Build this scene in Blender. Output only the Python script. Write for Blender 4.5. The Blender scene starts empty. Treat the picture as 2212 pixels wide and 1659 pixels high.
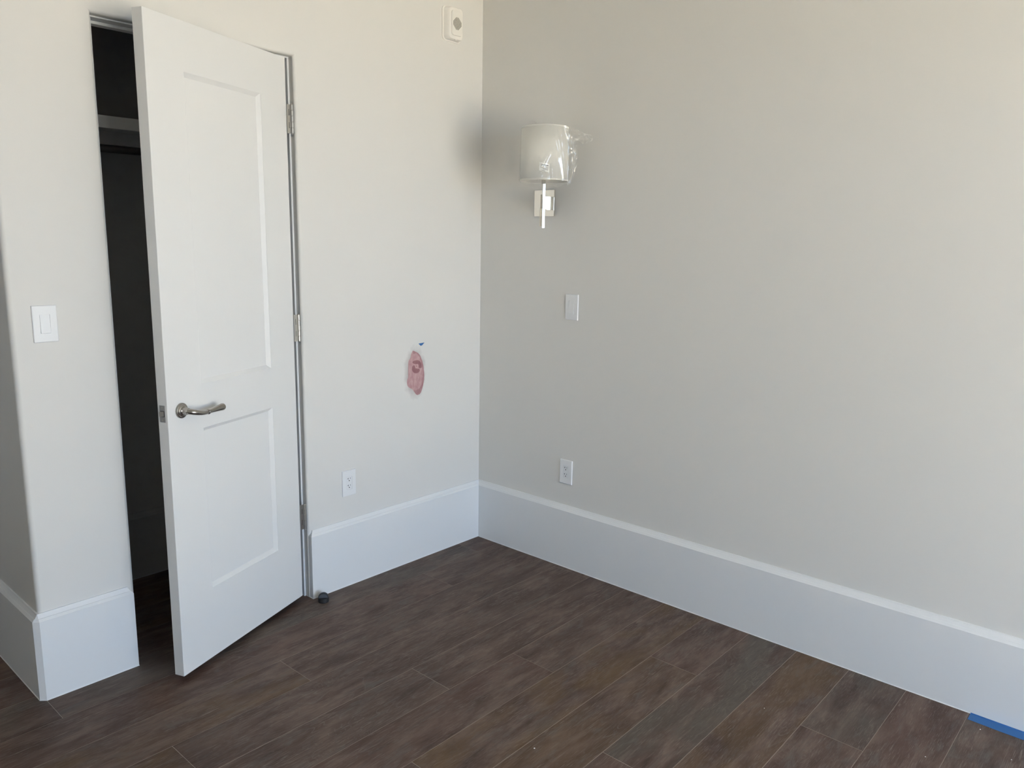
import bpy, bmesh, math, random
from mathutils import Vector, Matrix, noise
random.seed(7)
PI = math.pi
sc = bpy.context.scene
COL = sc.collection

# ------------------------------------------------------------------ camera
cam_d = bpy.data.cameras.new('camera')
cam = bpy.data.objects.new('camera', cam_d)
COL.objects.link(cam)
cam_d.sensor_fit = 'HORIZONTAL'
cam_d.sensor_width = 36.0
cam_d.lens = 1685.49 * 36.0 / 2212.0
cam_d.clip_start = 0.02
_rx, _rz, _ry = 1.39091, -0.84524, 0.01681
_R = Matrix.Rotation(_rz, 3, 'Z') @ Matrix.Rotation(_rx, 3, 'X') @ Matrix.Rotation(_ry, 3, 'Z')
cam.matrix_world = Matrix.Translation((-3.16331, -3.05428, 1.70761)) @ _R.to_4x4()
sc.camera = cam

# ------------------------------------------------------------------ view and light
sc.view_settings.view_transform = 'Standard'
sc.view_settings.look = 'None'
sc.view_settings.gamma = 1.0
sc.view_settings.use_curve_mapping = False
sc.view_settings.exposure = 0.0
sc.cycles.use_denoising = True
sc.cycles.max_bounces = 10
sc.cycles.diffuse_bounces = 6
sc.cycles.glossy_bounces = 5
sc.cycles.transparent_max_bounces = 16
sc.cycles.caustics_reflective = False
sc.cycles.caustics_refractive = False
sc.cycles.sample_clamp_indirect = 40.0

world = bpy.data.worlds.new('sky')
sc.world = world
world.use_nodes = True
bg = world.node_tree.nodes['Background']
bg.inputs[0].default_value = (0.60, 0.775, 1.02, 1)
bg.inputs[1].default_value = 9.2

sun_d = bpy.data.lights.new('sun', 'SUN')
sun_d.energy = 75.0
sun_d.angle = 0.01
sun_d.color = (1.0, 0.93, 0.82)
sun = bpy.data.objects.new('sun', sun_d)
COL.objects.link(sun)
sun.rotation_euler = Vector((-0.62, -0.06, -0.72)).to_track_quat('-Z', 'Y').to_euler()
sun.location = (6, -4, 9)

# window opening in the wall behind the camera
YW = -5.2
WX0, WX1, WZ0, WZ1 = -3.35, -0.20, 0.06, 2.45
HWX, HY0, HY1, HZ0, HZ1 = -3.90, 0.75, 1.00, 1.40, 1.80     # added hall window, out of view, to brighten the hallway wall
for cx, cy, cz, w, h, d in (((WX0+WX1)/2, YW-0.16, (WZ0+WZ1)/2, WX1-WX0, WZ1-WZ0, (0, 1, 0)),
                            (HWX-0.14, (HY0+HY1)/2, (HZ0+HZ1)/2, HY1-HY0, HZ1-HZ0, (1, 0, 0))):
    por_d = bpy.data.lights.new('window_portal', 'AREA')
    por_d.shape = 'RECTANGLE'
    por_d.size = w
    por_d.size_y = h
    por_d.cycles.is_portal = True
    por = bpy.data.objects.new('window_portal', por_d)
    COL.objects.link(por)
    por.location = (cx, cy, cz)
    por.rotation_euler = Vector(d).to_track_quat('-Z', 'Z').to_euler()

# ------------------------------------------------------------------ materials
def new_mat(name):
    m = bpy.data.materials.new(name)
    m.use_nodes = True
    nt = m.node_tree
    return m, nt, nt.nodes['Principled BSDF']

def plain(name, col, rough=0.5, metal=0.0, spec=0.5, bump=0.0, bscale=200.0, trans=0.0):
    m, nt, b = new_mat(name)
    b.inputs['Base Color'].default_value = (*col, 1)
    b.inputs['Roughness'].default_value = rough
    b.inputs['Metallic'].default_value = metal
    b.inputs['Specular IOR Level'].default_value = spec
    if bump > 0:
        tc = nt.nodes.new('ShaderNodeTexCoord')
        n = nt.nodes.new('ShaderNodeTexNoise')
        n.inputs['Scale'].default_value = bscale
        n.inputs['Detail'].default_value = 3
        bp = nt.nodes.new('ShaderNodeBump')
        bp.inputs['Strength'].default_value = bump
        bp.inputs['Distance'].default_value = 0.001
        nt.links.new(tc.outputs['Object'], n.inputs['Vector'])
        nt.links.new(n.outputs['Fac'], bp.inputs['Height'])
        nt.links.new(bp.outputs['Normal'], b.inputs['Normal'])
    return m

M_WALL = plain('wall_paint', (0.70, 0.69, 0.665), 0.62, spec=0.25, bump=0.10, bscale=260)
M_CLOSET = plain('closet_dim_grey', (0.40, 0.40, 0.39), 0.7, spec=0.2)  # grey set darker than the wall paint to make the closet look dim
M_CEIL = plain('ceiling_paint', (0.78, 0.78, 0.76), 0.8, spec=0.2)
M_TRIM = plain('trim_enamel', (0.755, 0.765, 0.77), 0.42, spec=0.35)
M_DOOR = plain('door_enamel', (0.735, 0.735, 0.725), 0.42, spec=0.35)
M_PLATE = plain('white_plastic', (0.77, 0.78, 0.79), 0.38, spec=0.35)
M_ALARM = plain('alarm_plastic', (0.80, 0.78, 0.74), 0.4, spec=0.4)
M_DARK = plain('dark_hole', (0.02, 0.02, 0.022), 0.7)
M_SLOT = plain('slot_dark', (0.05, 0.05, 0.06), 0.7)
M_NICKEL = plain('satin_nickel', (0.40, 0.375, 0.34), 0.24, metal=1.0, bump=0.1, bscale=600)
M_HINGE = plain('hinge_nickel', (0.50, 0.48, 0.44), 0.30, metal=1.0)
M_LATCH = plain('latch_steel', (0.42, 0.41, 0.40), 0.42, metal=1.0)
M_CHROME = plain('polished_nickel', (0.93, 0.90, 0.83), 0.11, metal=1.0)
M_SHADE_IN = plain('shade_lining', (0.55, 0.54, 0.50), 0.7)
M_RUBBER = plain('black_rubber', (0.012, 0.012, 0.014), 0.55)
M_STOP = plain('stop_metal', (0.03, 0.032, 0.035), 0.35, metal=0.3)
M_STOPFACE = plain('stop_face', (0.085, 0.09, 0.10), 0.5)
M_TAPE = plain('blue_tape', (0.025, 0.13, 0.36), 0.6, bump=0.4, bscale=900)
M_ROD = plain('closet_rod', (0.10, 0.09, 0.085), 0.35, metal=0.6)
M_SHELF = plain('shelf_board', (0.72, 0.71, 0.69), 0.5)
M_SEAM = plain('floor_seam', (0.30, 0.255, 0.22), 0.9)
M_SPECK = plain('paint_speck', (0.85, 0.85, 0.83), 0.6)
M_LABEL = plain('label_paper', (0.85, 0.85, 0.82), 0.5)
M_INK = plain('label_ink', (0.25, 0.25, 0.245), 0.6)
M_GROUND = plain('terrace_paving', (0.578, 0.520, 0.420), 0.9, bump=0.3, bscale=30)
M_OUTWALL = plain('outside_render', (0.6, 0.56, 0.5), 0.9)

def mat_fabric():
    m, nt, b = new_mat('shade_fabric')
    b.inputs['Base Color'].default_value = (0.96, 0.95, 0.92, 1)
    b.inputs['Roughness'].default_value = 0.85
    b.inputs['Specular IOR Level'].default_value = 0.1
    tr = nt.nodes.new('ShaderNodeBsdfTranslucent')
    tr.inputs['Color'].default_value = (0.96, 0.95, 0.91, 1)
    mx = nt.nodes.new('ShaderNodeMixShader')
    mx.inputs[0].default_value = 0.5
    nt.links.new(b.outputs[0], mx.inputs[1])
    nt.links.new(tr.outputs[0], mx.inputs[2])
    nt.links.new(mx.outputs[0], nt.nodes['Material Output'].inputs[0])
    return m
M_FABRIC = mat_fabric()

def mat_film():
    m, nt, b = new_mat('plastic_film')
    nt.nodes.remove(b)
    tr = nt.nodes.new('ShaderNodeBsdfTransparent')
    tr.inputs['Color'].default_value = (0.995, 0.995, 0.99, 1)
    gl = nt.nodes.new('ShaderNodeBsdfGlossy')
    gl.inputs['Roughness'].default_value = 0.06
    gl.inputs['Color'].default_value = (1, 1, 1, 1)
    df = nt.nodes.new('ShaderNodeBsdfDiffuse')
    df.inputs['Color'].default_value = (0.85, 0.85, 0.83, 1)
    fr = nt.nodes.new('ShaderNodeLayerWeight')
    fr.inputs['Blend'].default_value = 0.5
    pw = nt.nodes.new('ShaderNodeMath')
    pw.operation = 'POWER'
    pw.inputs[1].default_value = 4.0
    mul = nt.nodes.new('ShaderNodeMath')
    mul.operation = 'MULTIPLY_ADD'
    mul.inputs[1].default_value = 0.45
    mul.inputs[2].default_value = 0.075
    mul.use_clamp = True
    m1 = nt.nodes.new('ShaderNodeMixShader')
    m1.inputs[0].default_value = 0.05
    m2 = nt.nodes.new('ShaderNodeMixShader')
    nt.links.new(tr.outputs[0], m1.inputs[1])
    nt.links.new(df.outputs[0], m1.inputs[2])
    nt.links.new(fr.outputs['Facing'], pw.inputs[0])
    nt.links.new(pw.outputs[0], mul.inputs[0])
    nt.links.new(mul.outputs[0], m2.inputs[0])
    nt.links.new(m1.outputs[0], m2.inputs[1])
    nt.links.new(gl.outputs[0], m2.inputs[2])
    nt.links.new(m2.outputs[0], nt.nodes['Material Output'].inputs[0])
    return m
M_FILM = mat_film()

def mat_spackle(name, c0, c1, scale=60):
    m, nt, b = new_mat(name)
    tc = nt.nodes.new('ShaderNodeTexCoord')
    mp = nt.nodes.new('ShaderNodeMapping')
    mp.inputs['Scale'].default_value = (1.0, 1.0, 0.55)
    n = nt.nodes.new('ShaderNodeTexNoise')
    n.inputs['Scale'].default_value = scale
    n.inputs['Detail'].default_value = 5
    r = nt.nodes.new('ShaderNodeValToRGB')
    r.color_ramp.elements[0].position = 0.35
    r.color_ramp.elements[1].position = 0.65
    r.color_ramp.elements[0].color = (*c0, 1)
    r.color_ramp.elements[1].color = (*c1, 1)
    nt.links.new(tc.outputs['Object'], mp.inputs['Vector'])
    nt.links.new(mp.outputs[0], n.inputs['Vector'])
    nt.links.new(n.outputs['Fac'], r.inputs[0])
    nt.links.new(r.outputs[0], b.inputs['Base Color'])
    b.inputs['Roughness'].default_value = 0.85
    return m
M_PINK = mat_spackle('pink_spackle', (0.44, 0.25, 0.26), (0.55, 0.36, 0.36))
M_PINK_D = mat_spackle('pink_spackle_wet', (0.27, 0.125, 0.14), (0.33, 0.165, 0.175))
def mat_smear():
    m, nt, b = new_mat('pink_smear')
    N, L = nt.nodes.new, nt.links.new
    b.inputs['Base Color'].default_value = (0.62, 0.49, 0.49, 1); b.inputs['Roughness'].default_value = 0.8
    tc = N('ShaderNodeTexCoord'); mp = N('ShaderNodeMapping')
    mp.inputs['Location'].default_value = (0.12, 0, 0); mp.inputs['Scale'].default_value = (12.5, 0.0, 6.8)
    ln = N('ShaderNodeVectorMath'); ln.operation = 'LENGTH'
    n = N('ShaderNodeTexNoise'); n.inputs['Scale'].default_value = 28; n.inputs['Detail'].default_value = 4
    ad = N('ShaderNodeMath'); ad.operation = 'MULTIPLY_ADD'; ad.inputs[1].default_value = 0.5
    r = N('ShaderNodeValToRGB')
    r.color_ramp.elements[0].position = 0.62; r.color_ramp.elements[0].color = (0.16, 0.16, 0.16, 1)
    r.color_ramp.elements[1].position = 1.22; r.color_ramp.elements[1].color = (0, 0, 0, 1)
    r.color_ramp.elements[1].position = 1.0
    sc_ = N('ShaderNodeMath'); sc_.operation = 'MULTIPLY'; sc_.inputs[1].default_value = 0.80
    tr = N('ShaderNodeBsdfTransparent'); mx = N('ShaderNodeMixShader')
    L(tc.outputs['Object'], mp.inputs['Vector']); L(mp.outputs[0], ln.inputs[0]); L(tc.outputs['Object'], n.inputs['Vector'])
    L(n.outputs['Fac'], ad.inputs[0]); L(ln.outputs['Value'], ad.inputs[2]); L(ad.outputs[0], sc_.inputs[0]); L(sc_.outputs[0], r.inputs[0])
    L(r.outputs[0], mx.inputs[0]); L(tr.outputs[0], mx.inputs[1]); L(b.outputs[0], mx.inputs[2])
    L(mx.outputs[0], nt.nodes['Material Output'].inputs[0])
    return m
M_PINK_L = mat_smear()

def mat_wood():
    m, nt, b = new_mat('oak_plank')
    N, L = nt.nodes.new, nt.links.new
    tc = N('ShaderNodeTexCoord')
    oi = N('ShaderNodeObjectInfo')
    off = N('ShaderNodeVectorMath'); off.operation = 'SCALE'
    comb = N('ShaderNodeCombineXYZ')
    comb.inputs[0].default_value = 37.0; comb.inputs[1].default_value = 11.0; comb.inputs[2].default_value = 53.0
    L(comb.outputs[0], off.inputs[0]); L(oi.outputs['Random'], off.inputs['Scale'])
    add = N('ShaderNodeVectorMath'); add.operation = 'ADD'
    L(tc.outputs['Object'], add.inputs[0]); L(off.outputs[0], add.inputs[1])
    def mapped(sx, sy):
        mp = N('ShaderNodeMapping'); mp.inputs['Scale'].default_value = (sx, sy, 1.0)
        L(add.outputs[0], mp.inputs['Vector']); return mp
    def nz(mp, scale, detail=4, rough=0.55, dist=0.0):
        n = N('ShaderNodeTexNoise'); n.inputs['Scale'].default_value = scale
        n.inputs['Detail'].default_value = detail; n.inputs['Roughness'].default_value = rough
        n.inputs['Distortion'].default_value = dist
        L(mp.outputs[0], n.inputs['Vector']); return n.outputs['Fac']
    def ramp(fac, *stops):
        r = N('ShaderNodeValToRGB'); e = r.color_ramp.elements
        while len(e) < len(stops): e.new(0.5)
        for el, (p, c) in zip(e, stops):
            el.position = p; el.color = (*c, 1) if len(c) == 3 else c
        L(fac, r.inputs[0]); return r.outputs[0]
    def mix(fac, a, bb, mode='MIX'):
        x = N('ShaderNodeMix'); x.data_type = 'RGBA'; x.blend_type = mode
        if isinstance(fac, float): x.inputs[0].default_value = fac
        else: L(fac, x.inputs[0])
        for s, v in ((6, a), (7, bb)):
            if isinstance(v, tuple): x.inputs[s].default_value = (*v, 1)
            else: L(v, x.inputs[s])
        return x.outputs[2]
    def g(v): return (v, v, v)
    def fmul(a, k):
        x = N('ShaderNodeMath'); x.operation = 'MULTIPLY'; L(a, x.inputs[0])
        if isinstance(k, float): x.inputs[1].default_value = k
        else: L(k, x.inputs[1])
        return x.outputs[0]
    # base: soft clouds of dark brown and greyed brown, tinted by the plank's own colour
    blot = nz(mapped(1.0, 3.2), 4.5, 5, 0.6, 0.4)
    base = ramp(blot, (0.33, (0.062, 0.0390, 0.0310)), (0.5, (0.107, 0.0710, 0.0565)), (0.66, (0.166, 0.118, 0.096)))
    # the plank's tint (object colour), strongest in patches
    tmask = ramp(nz(mapped(0.8, 2.2), 2.9, 3, 0.5, 0.5), (0.40, g(0.0)), (0.62, g(1.0)))
    al = fmul(tmask, oi.outputs['Alpha'])
    base = mix(al, base, mix(0.5, base, oi.outputs['Color']))
    base2 = mix(al, base, oi.outputs['Color'])
    base = mix(0.55, base, base2)
    # limed pores: very fine pale dashes along the grain
    pores = ramp(nz(mapped(9.0, 150.0), 1.0, 6, 0.68, 0.15), (0.56, g(0.0)), (0.70, g(1.0)))
    pm = ramp(nz(mapped(1.6, 6.0), 2.2, 3, 0.5), (0.36, g(0.1)), (0.62, g(1.0)))
    base = mix(fmul(fmul(pores, pm), 0.72), base, (0.235, 0.190, 0.165))
    fine = ramp(nz(mapped(24.0, 400.0), 1.0, 3, 0.6, 0.1), (0.54, g(0.0)), (0.68, g(1.0)))
    pm2 = ramp(nz(mapped(2.6, 8.0), 1.7, 4, 0.6, 0.3), (0.40, g(0.12)), (0.60, g(1.0)))
    base = mix(fmul(fmul(fine, pm2), 0.65), base, (0.25, 0.205, 0.18))
    mott = ramp(nz(mapped(6.0, 22.0), 1.0, 7, 0.78, 0.9), (0.32, g(0.86)), (0.68, g(1.10)))
    base = mix(1.0, base, mott, 'MULTIPLY')
    # dark streaks
    dk = ramp(nz(mapped(3.0, 46.0), 1.0, 4, 0.6, 0.3), (0.58, g(0.0)), (0.75, g(1.0)))
    base = mix(fmul(dk, 0.38), base, (0.026, 0.019, 0.016))
    # cathedral grain lines
    field = nz(mapped(1.4, 7.0), 1.0, 2, 0.4, 0.7)
    k = fmul(field, 42.0)
    fr = N('ShaderNodeMath'); fr.operation = 'FRACT'; L(k, fr.inputs[0])
    ln = ramp(fr.outputs[0], (0.0, g(0.0)), (0.80, g(0.0)), (0.90, g(1.0)), (1.0, g(0.0)))
    cm = ramp(nz(mapped(1.0, 2.0), 2.0, 2), (0.50, g(0.0)), (0.64, g(1.0)))
    base = mix(fmul(fmul(ln, cm), 0.5), base, (0.19, 0.165, 0.148))
    # grey lime haze
    hz = ramp(nz(mapped(3.2, 10.0), 2.0, 6, 0.72, 0.6), (0.53, g(0.0)), (0.70, g(1.0)))
    base = mix(fmul(hz, 0.62), base, (0.135, 0.120, 0.108))
    L(base, b.inputs['Base Color'])
    b.inputs['Roughness'].default_value = 0.5
    b.inputs['Specular IOR Level'].default_value = 0.2
    bp = N('ShaderNodeBump'); bp.inputs['Strength'].default_value = 0.25; bp.inputs['Distance'].default_value = 0.0006
    L(pores, bp.inputs['Height']); L(bp.outputs[0], b.inputs['Normal'])
    return m
M_WOOD = mat_wood()

# ------------------------------------------------------------------ mesh helpers
def obj(name, bm, mat, parent=None, smooth=False, recalc=True, auto=None):
    if recalc:
        bmesh.ops.recalc_face_normals(bm, faces=bm.faces[:])
    me = bpy.data.meshes.new(name)
    bm.to_mesh(me); bm.free()
    if mat: me.materials.append(mat)
    if smooth:
        for p in me.polygons: p.use_smooth = True
        if auto is not None:
            me.set_sharp_from_angle(angle=auto)
    o = bpy.data.objects.new(name, me)
    COL.objects.link(o)
    if parent is not None: o.parent = parent
    return o

def empty(name, loc, label=None, cat=None, rotz=0.0, group=None, kind=None):
    o = bpy.data.objects.new(name, None)
    o.empty_display_size = 0.05
    COL.objects.link(o)
    o.location = loc; o.rotation_euler = (0, 0, rotz)
    tag(o, label, cat, group, kind)
    return o

def tag(o, label=None, cat=None, group=None, kind=None):
    if label: o['label'] = label
    if cat: o['category'] = cat
    if group: o['group'] = group
    if kind: o['kind'] = kind
    return o

def struct(o): o['kind'] = 'structure'; return o

def box(bm, x0, x1, y0, y1, z0, z1):
    vs = [bm.verts.new((x, y, z)) for z in (z0, z1) for x, y in ((x0, y0), (x1, y0), (x1, y1), (x0, y1))]
    f = [(0, 3, 2, 1), (4, 5, 6, 7), (0, 1, 5, 4), (1, 2, 6, 5), (2, 3, 7, 6), (3, 0, 4, 7)]
    return [bm.faces.new([vs[i] for i in q]) for q in f]

def boxbm(*a):
    bm = bmesh.new(); box(bm, *a); return bm

def rbox(x0, x1, y0, y1, z0, z1, r, seg=2):
    bm = boxbm(x0, x1, y0, y1, z0, z1)
    bmesh.ops.bevel(bm, geom=bm.edges[:], offset=r, segments=seg, profile=0.5, affect='EDGES')
    return bm

def rrect(w, h, r, n=6):
    """rounded rectangle outline, counter-clockwise, in (u, v)"""
    pts = []
    for cx, cy, a0 in ((w/2-r, h/2-r, 0), (-w/2+r, h/2-r, PI/2), (-w/2+r, -h/2+r, PI), (w/2-r, -h/2+r, 3*PI/2)):
        for i in range(n + 1):
            a = a0 + PI/2 * i / n
            pts.append((cx + r*math.cos(a), cy + r*math.sin(a)))
    return pts

def loft(bm, rings, cap0=True, cap1=True, closed=True):
    R = [[bm.verts.new(p) for p in ring] for ring in rings]
    for a, b in zip(R, R[1:]):
        n = len(a)
        for i in range(n if closed else n - 1):
            j = (i + 1) % n
            try: bm.faces.new((a[i], a[j], b[j], b[i]))
            except ValueError: pass
    if cap0: bm.faces.new(R[0][::-1])
    if cap1: bm.faces.new(R[-1])
    return R

def lathe(bm, prof, frame, n=28, cap=True):
    """prof: (radius, height) pairs; frame: Matrix mapping local z to the axis"""
    rings = []
    for r, h in prof:
        rings.append([frame @ Vector((r*math.cos(2*PI*i/n), r*math.sin(2*PI*i/n), h)) for i in range(n)])
    loft(bm, rings, cap, cap)

def tube(bm, path, radii, n=16, squash=1.0):
    rings = []
    up = Vector((0, 0, 1))
    for i, p in enumerate(path):
        p = Vector(p)
        a = Vector(path[max(0, i-1)]); b = Vector(path[min(len(path)-1, i+1)])
        t = (b - a).normalized()
        s = t.cross(up)
        if s.length < 1e-4: s = Vector((1, 0, 0))
        s.normalize(); u = s.cross(t).normalized()
        r = radii[i]
        rings.append([p + s*(r*math.cos(2*PI*k/n)) + u*(r*squash*math.sin(2*PI*k/n)) for k in range(n)])
    loft(bm, rings)

# ------------------------------------------------------------------ room shell
ZC = 3.05          # ceiling
XH = -2.318        # outside corner of the left wall (hallway side)
OX0, OX1, OZ = -1.976, -1.163, 2.4743     # drywall door opening
XL, XHALL, YB = -6.0, -3.9, 2.3

# left wall with the door opening and rounded (bullnose) edges
def make_wall_left():
    bm = bmesh.new()
    D, r, n = 0.12, 0.012, 12
    def v(*c): return bm.verts.new(c)
    def quad(*p): bm.faces.new([v(*c) for c in p])
    # rounded edge all round the opening, then the straight return
    prof = [(r*(1-math.sin(PI/2*i/n)), r*(1-math.cos(PI/2*i/n))) for i in range(n+1)] + [(0.0, D)]
    def u(o, y): return [(OX0-o, y, 0), (OX0-o, y, OZ+o), (OX1+o, y, OZ+o), (OX1+o, y, 0)]
    rings = [u(o, y) for o, y in prof]
    for A, B in zip(rings, rings[1:]):
        for i in range(3): quad(A[i], A[i+1], B[i+1], B[i])
    # outside corner, rounded
    R2 = 0.016
    arc = [(XH + R2*(1-math.sin(PI/2*i/n)), R2*(1-math.cos(PI/2*i/n))) for i in range(n+1)] + [(XH, D)]
    for (x0, y0), (x1, y1) in zip(arc, arc[1:]): quad((x0, y0, 0), (x1, y1, 0), (x1, y1, ZC), (x0, y0, ZC))
    # front and back faces in three pieces each, top and ends
    xa, xb, xe, zt = OX0-r, OX1+r, 0.12, OZ+r
    quad((XH+R2, 0, 0), (xa, 0, 0), (xa, 0, zt), (XH+R2, 0, zt)); quad((xb, 0, 0), (xe, 0, 0), (xe, 0, zt), (xb, 0, zt))
    quad((XH+R2, 0, zt), (xa, 0, zt), (xa, 0, ZC), (XH+R2, 0, ZC)); quad((xa, 0, zt), (xb, 0, zt), (xb, 0, ZC), (xa, 0, ZC)); quad((xb, 0, zt), (xe, 0, zt), (xe, 0, ZC), (xb, 0, ZC))
    quad((XH, D, 0), (OX0, D, 0), (OX0, D, OZ), (XH, D, OZ)); quad((OX1, D, 0), (xe, D, 0), (xe, D, OZ), (OX1, D, OZ)); quad((XH, D, OZ), (OX0, D, OZ), (OX0, D, ZC), (XH, D, ZC))
    quad((OX0, D, OZ), (OX1, D, OZ), (OX1, D, ZC), (OX0, D, ZC)); quad((OX1, D, OZ), (xe, D, OZ), (xe, D, ZC), (OX1, D, ZC))
    quad((xe, 0, 0), (xe, D, 0), (xe, D, ZC), (xe, 0, ZC))
    bmesh.ops.remove_doubles(bm, verts=bm.verts[:], dist=1e-5)
    return bm
wl = struct(obj('wall_left', make_wall_left(), M_WALL))
struct(obj('wall_hall', boxbm(XH, XH+0.12, 0.12, YB, 0, ZC), M_WALL))
struct(obj('wall_right', boxbm(0, 0.14, YW-0.14, 0, 0, ZC), M_WALL))
# closet
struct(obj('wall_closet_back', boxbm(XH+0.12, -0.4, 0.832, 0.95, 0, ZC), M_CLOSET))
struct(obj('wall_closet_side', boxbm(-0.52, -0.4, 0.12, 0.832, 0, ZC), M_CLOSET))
# hallway and the rest of the room
bm = bmesh.new()
for a in ((0.0, HY0, 0, ZC), (HY1, YB, 0, ZC), (HY0, HY1, 0, HZ0), (HY0, HY1, HZ1, ZC)): box(bm, XHALL-0.12, XHALL, *a)
struct(obj('wall_hall_far', bm, M_WALL))
struct(obj('wall_hall_end', boxbm(XHALL-0.12, XH+0.12, YB, YB+0.12, 0, ZC), M_WALL))
struct(obj('wall_hall_jog', boxbm(XL-0.12, XHALL-0.12, 0.0, 0.12, 0, ZC), M_WALL))
struct(obj('wall_opposite', boxbm(XL-0.12, XL, YW-0.14, 0.0, 0, ZC), M_WALL))
def wall_front():
    bm = bmesh.new()
    y0, y1 = YW-0.14, YW
    box(bm, XL, WX0, y0, y1, 0, ZC)
    box(bm, WX1, 0.0, y0, y1, 0, ZC)
    box(bm, WX0, WX1, y0, y1, 0, WZ0)
    box(bm, WX0, WX1, y0, y1, WZ1, ZC)
    return bm
struct(obj('wall_front', wall_front(), M_WALL))
struct(obj('ceiling', boxbm(XL-0.12, 0.14, YW-0.14, YB+0.12, ZC, ZC+0.15), M_CEIL))

# window frame behind the camera: fixed light and sliding sash; then the added hall window
for nm, loc, rot, hw, hh in (('window_1', ((WX0+WX1)/2, YW-0.07, WZ0), 0, (WX1-WX0)/2, WZ1-WZ0), ('added_hall_window', (HWX-0.06, (HY0+HY1)/2, HZ0), PI/2, (HY1-HY0)/2, HZ1-HZ0)):
    wn = struct(empty(nm, loc, rotz=rot))
    w_ = 0.05 if nm == 'window_1' else 0.015
    bm = bmesh.new()
    box(bm, -hw, -hw+w_, -0.05, 0.05, 0, hh); box(bm, hw-w_, hw, -0.05, 0.05, 0, hh)
    box(bm, -hw+w_, hw-w_, -0.05, 0.05, 0, w_); box(bm, -hw+w_, hw-w_, -0.05, 0.05, hh-w_, hh)
    obj('window_frame', bm, M_TRIM, wn)
    if nm == 'window_1': obj('mullion', boxbm(-0.03, 0.03, -0.04, 0.04, w_, hh-w_), M_TRIM, wn)

# outside: added overhang and sunlit terrace
struct(obj('added_overhang', boxbm(-7, 3, YW-1.75, YW-0.14, 2.62, 2.85), M_OUTWALL))  # unseen slab added to cut the sky light close to the window
ter = struct(obj('ground_terrace', boxbm(-14, 14, -24, YW-0.14, -0.25, -0.10), M_GROUND))

# ------------------------------------------------------------------ floor of planks
PW = 0.2185
Y0 = -0.1815
fl = struct(obj('floor', boxbm(XL-0.05, 0.05, YW-0.05, YB+0.05, -0.08, -0.0005), M_SEAM))
GREY, OCH, RED, BRN = (0.096, 0.086, 0.072), (0.138, 0.085, 0.040), (0.110, 0.063, 0.050), (0.099, 0.067, 0.053)
joints = {   # row -> known end joints seen in the photograph (x)
    -1: [-2.322, -0.191], 0: [-0.595, -2.72], 1: [-1.577, -0.02], 2: [-2.129, -0.05], 3: [-1.245], 4: [-0.875],
    5: [-1.628], 6: [-0.493], 7: [-1.15], 8: [-1.9], 9: [-0.532], 10: [-1.4], 11: [-1.35]}
tints = {    # (row, index from the right end) -> colour, strength
    (-1, 0): (RED, .6), (-1, 1): (GREY, .6), (-1, 2): (GREY, .7), (0, 0): (BRN, .5), (0, 1): (RED, .4),
    (1, 0): (RED, .6), (1, 1): (BRN, .5), (2, 0): (BRN, .4), (3, 0): (BRN, .4), (3, 1): (BRN, .6), (4, 0): (BRN, .6), (4, 1): (RED, .5),
    (5, 0): (OCH, .8), (5, 1): (BRN, .6), (6, 0): (RED, .7), (6, 1): (OCH, .35), (7, 0): (GREY, .9), (7, 1): (RED, .6),
    (8, 0): (OCH, .6), (9, 0): (GREY, .7), (9, 1): (RED, .5), (10, 0): (RED, .5), (11, 0): (GREY, .6), (11, 1): (RED, .5)}
GAP = 0.0014
first = True
for row in range(-12, 24):
    y1 = Y0 - row*PW; y0 = y1 - PW
    if y0 > YB or y1 < YW: continue
    xl, xr = XL-0.02, 0.02
    if y0 > 0.14: xl = XHALL-0.05
    js = list(joints.get(row, [-random.uniform(0.2, 2.1)]))
    a = min(js)
    while a > xl: a -= random.uniform(1.95, 2.2); js.append(a)
    a = max(js)
    while a < xr: a += random.uniform(1.95, 2.2); js.append(a)
    js = sorted(js, reverse=True)
    idx = 0
    for r_, l_ in zip(js, js[1:]):
        r2, l2 = min(r_, xr), max(l_, xl)
        if r2 - l2 < 0.02: continue
        L2, W2 = (r2-l2)/2 - GAP/2, PW/2 - GAP/2
        bm = bmesh.new()
        e = 0.0006
        h = random.uniform(-0.0002, 0.0002)
        lo = [(-L2, -W2, -0.004), (L2, -W2, -0.004), (L2, W2, -0.004), (-L2, W2, -0.004)]
        mi = [(x, y, -0.0007+h) for x, y, _ in lo]
        hi = [(x-math.copysign(e, x), y-math.copysign(e, y), h) for x, y, _ in lo]
        loft(bm, [lo, mi, hi])
        p = obj('plank', bm, M_WOOD, fl, recalc=True)
        p.location = ((r2+l2)/2, (y0+y1)/2, 0)
        c, s = tints.get((row, idx), (random.choice((BRN, RED, GREY, OCH)), random.uniform(.2, .7)))
        p.color = (*c, s)
        idx += 1

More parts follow.
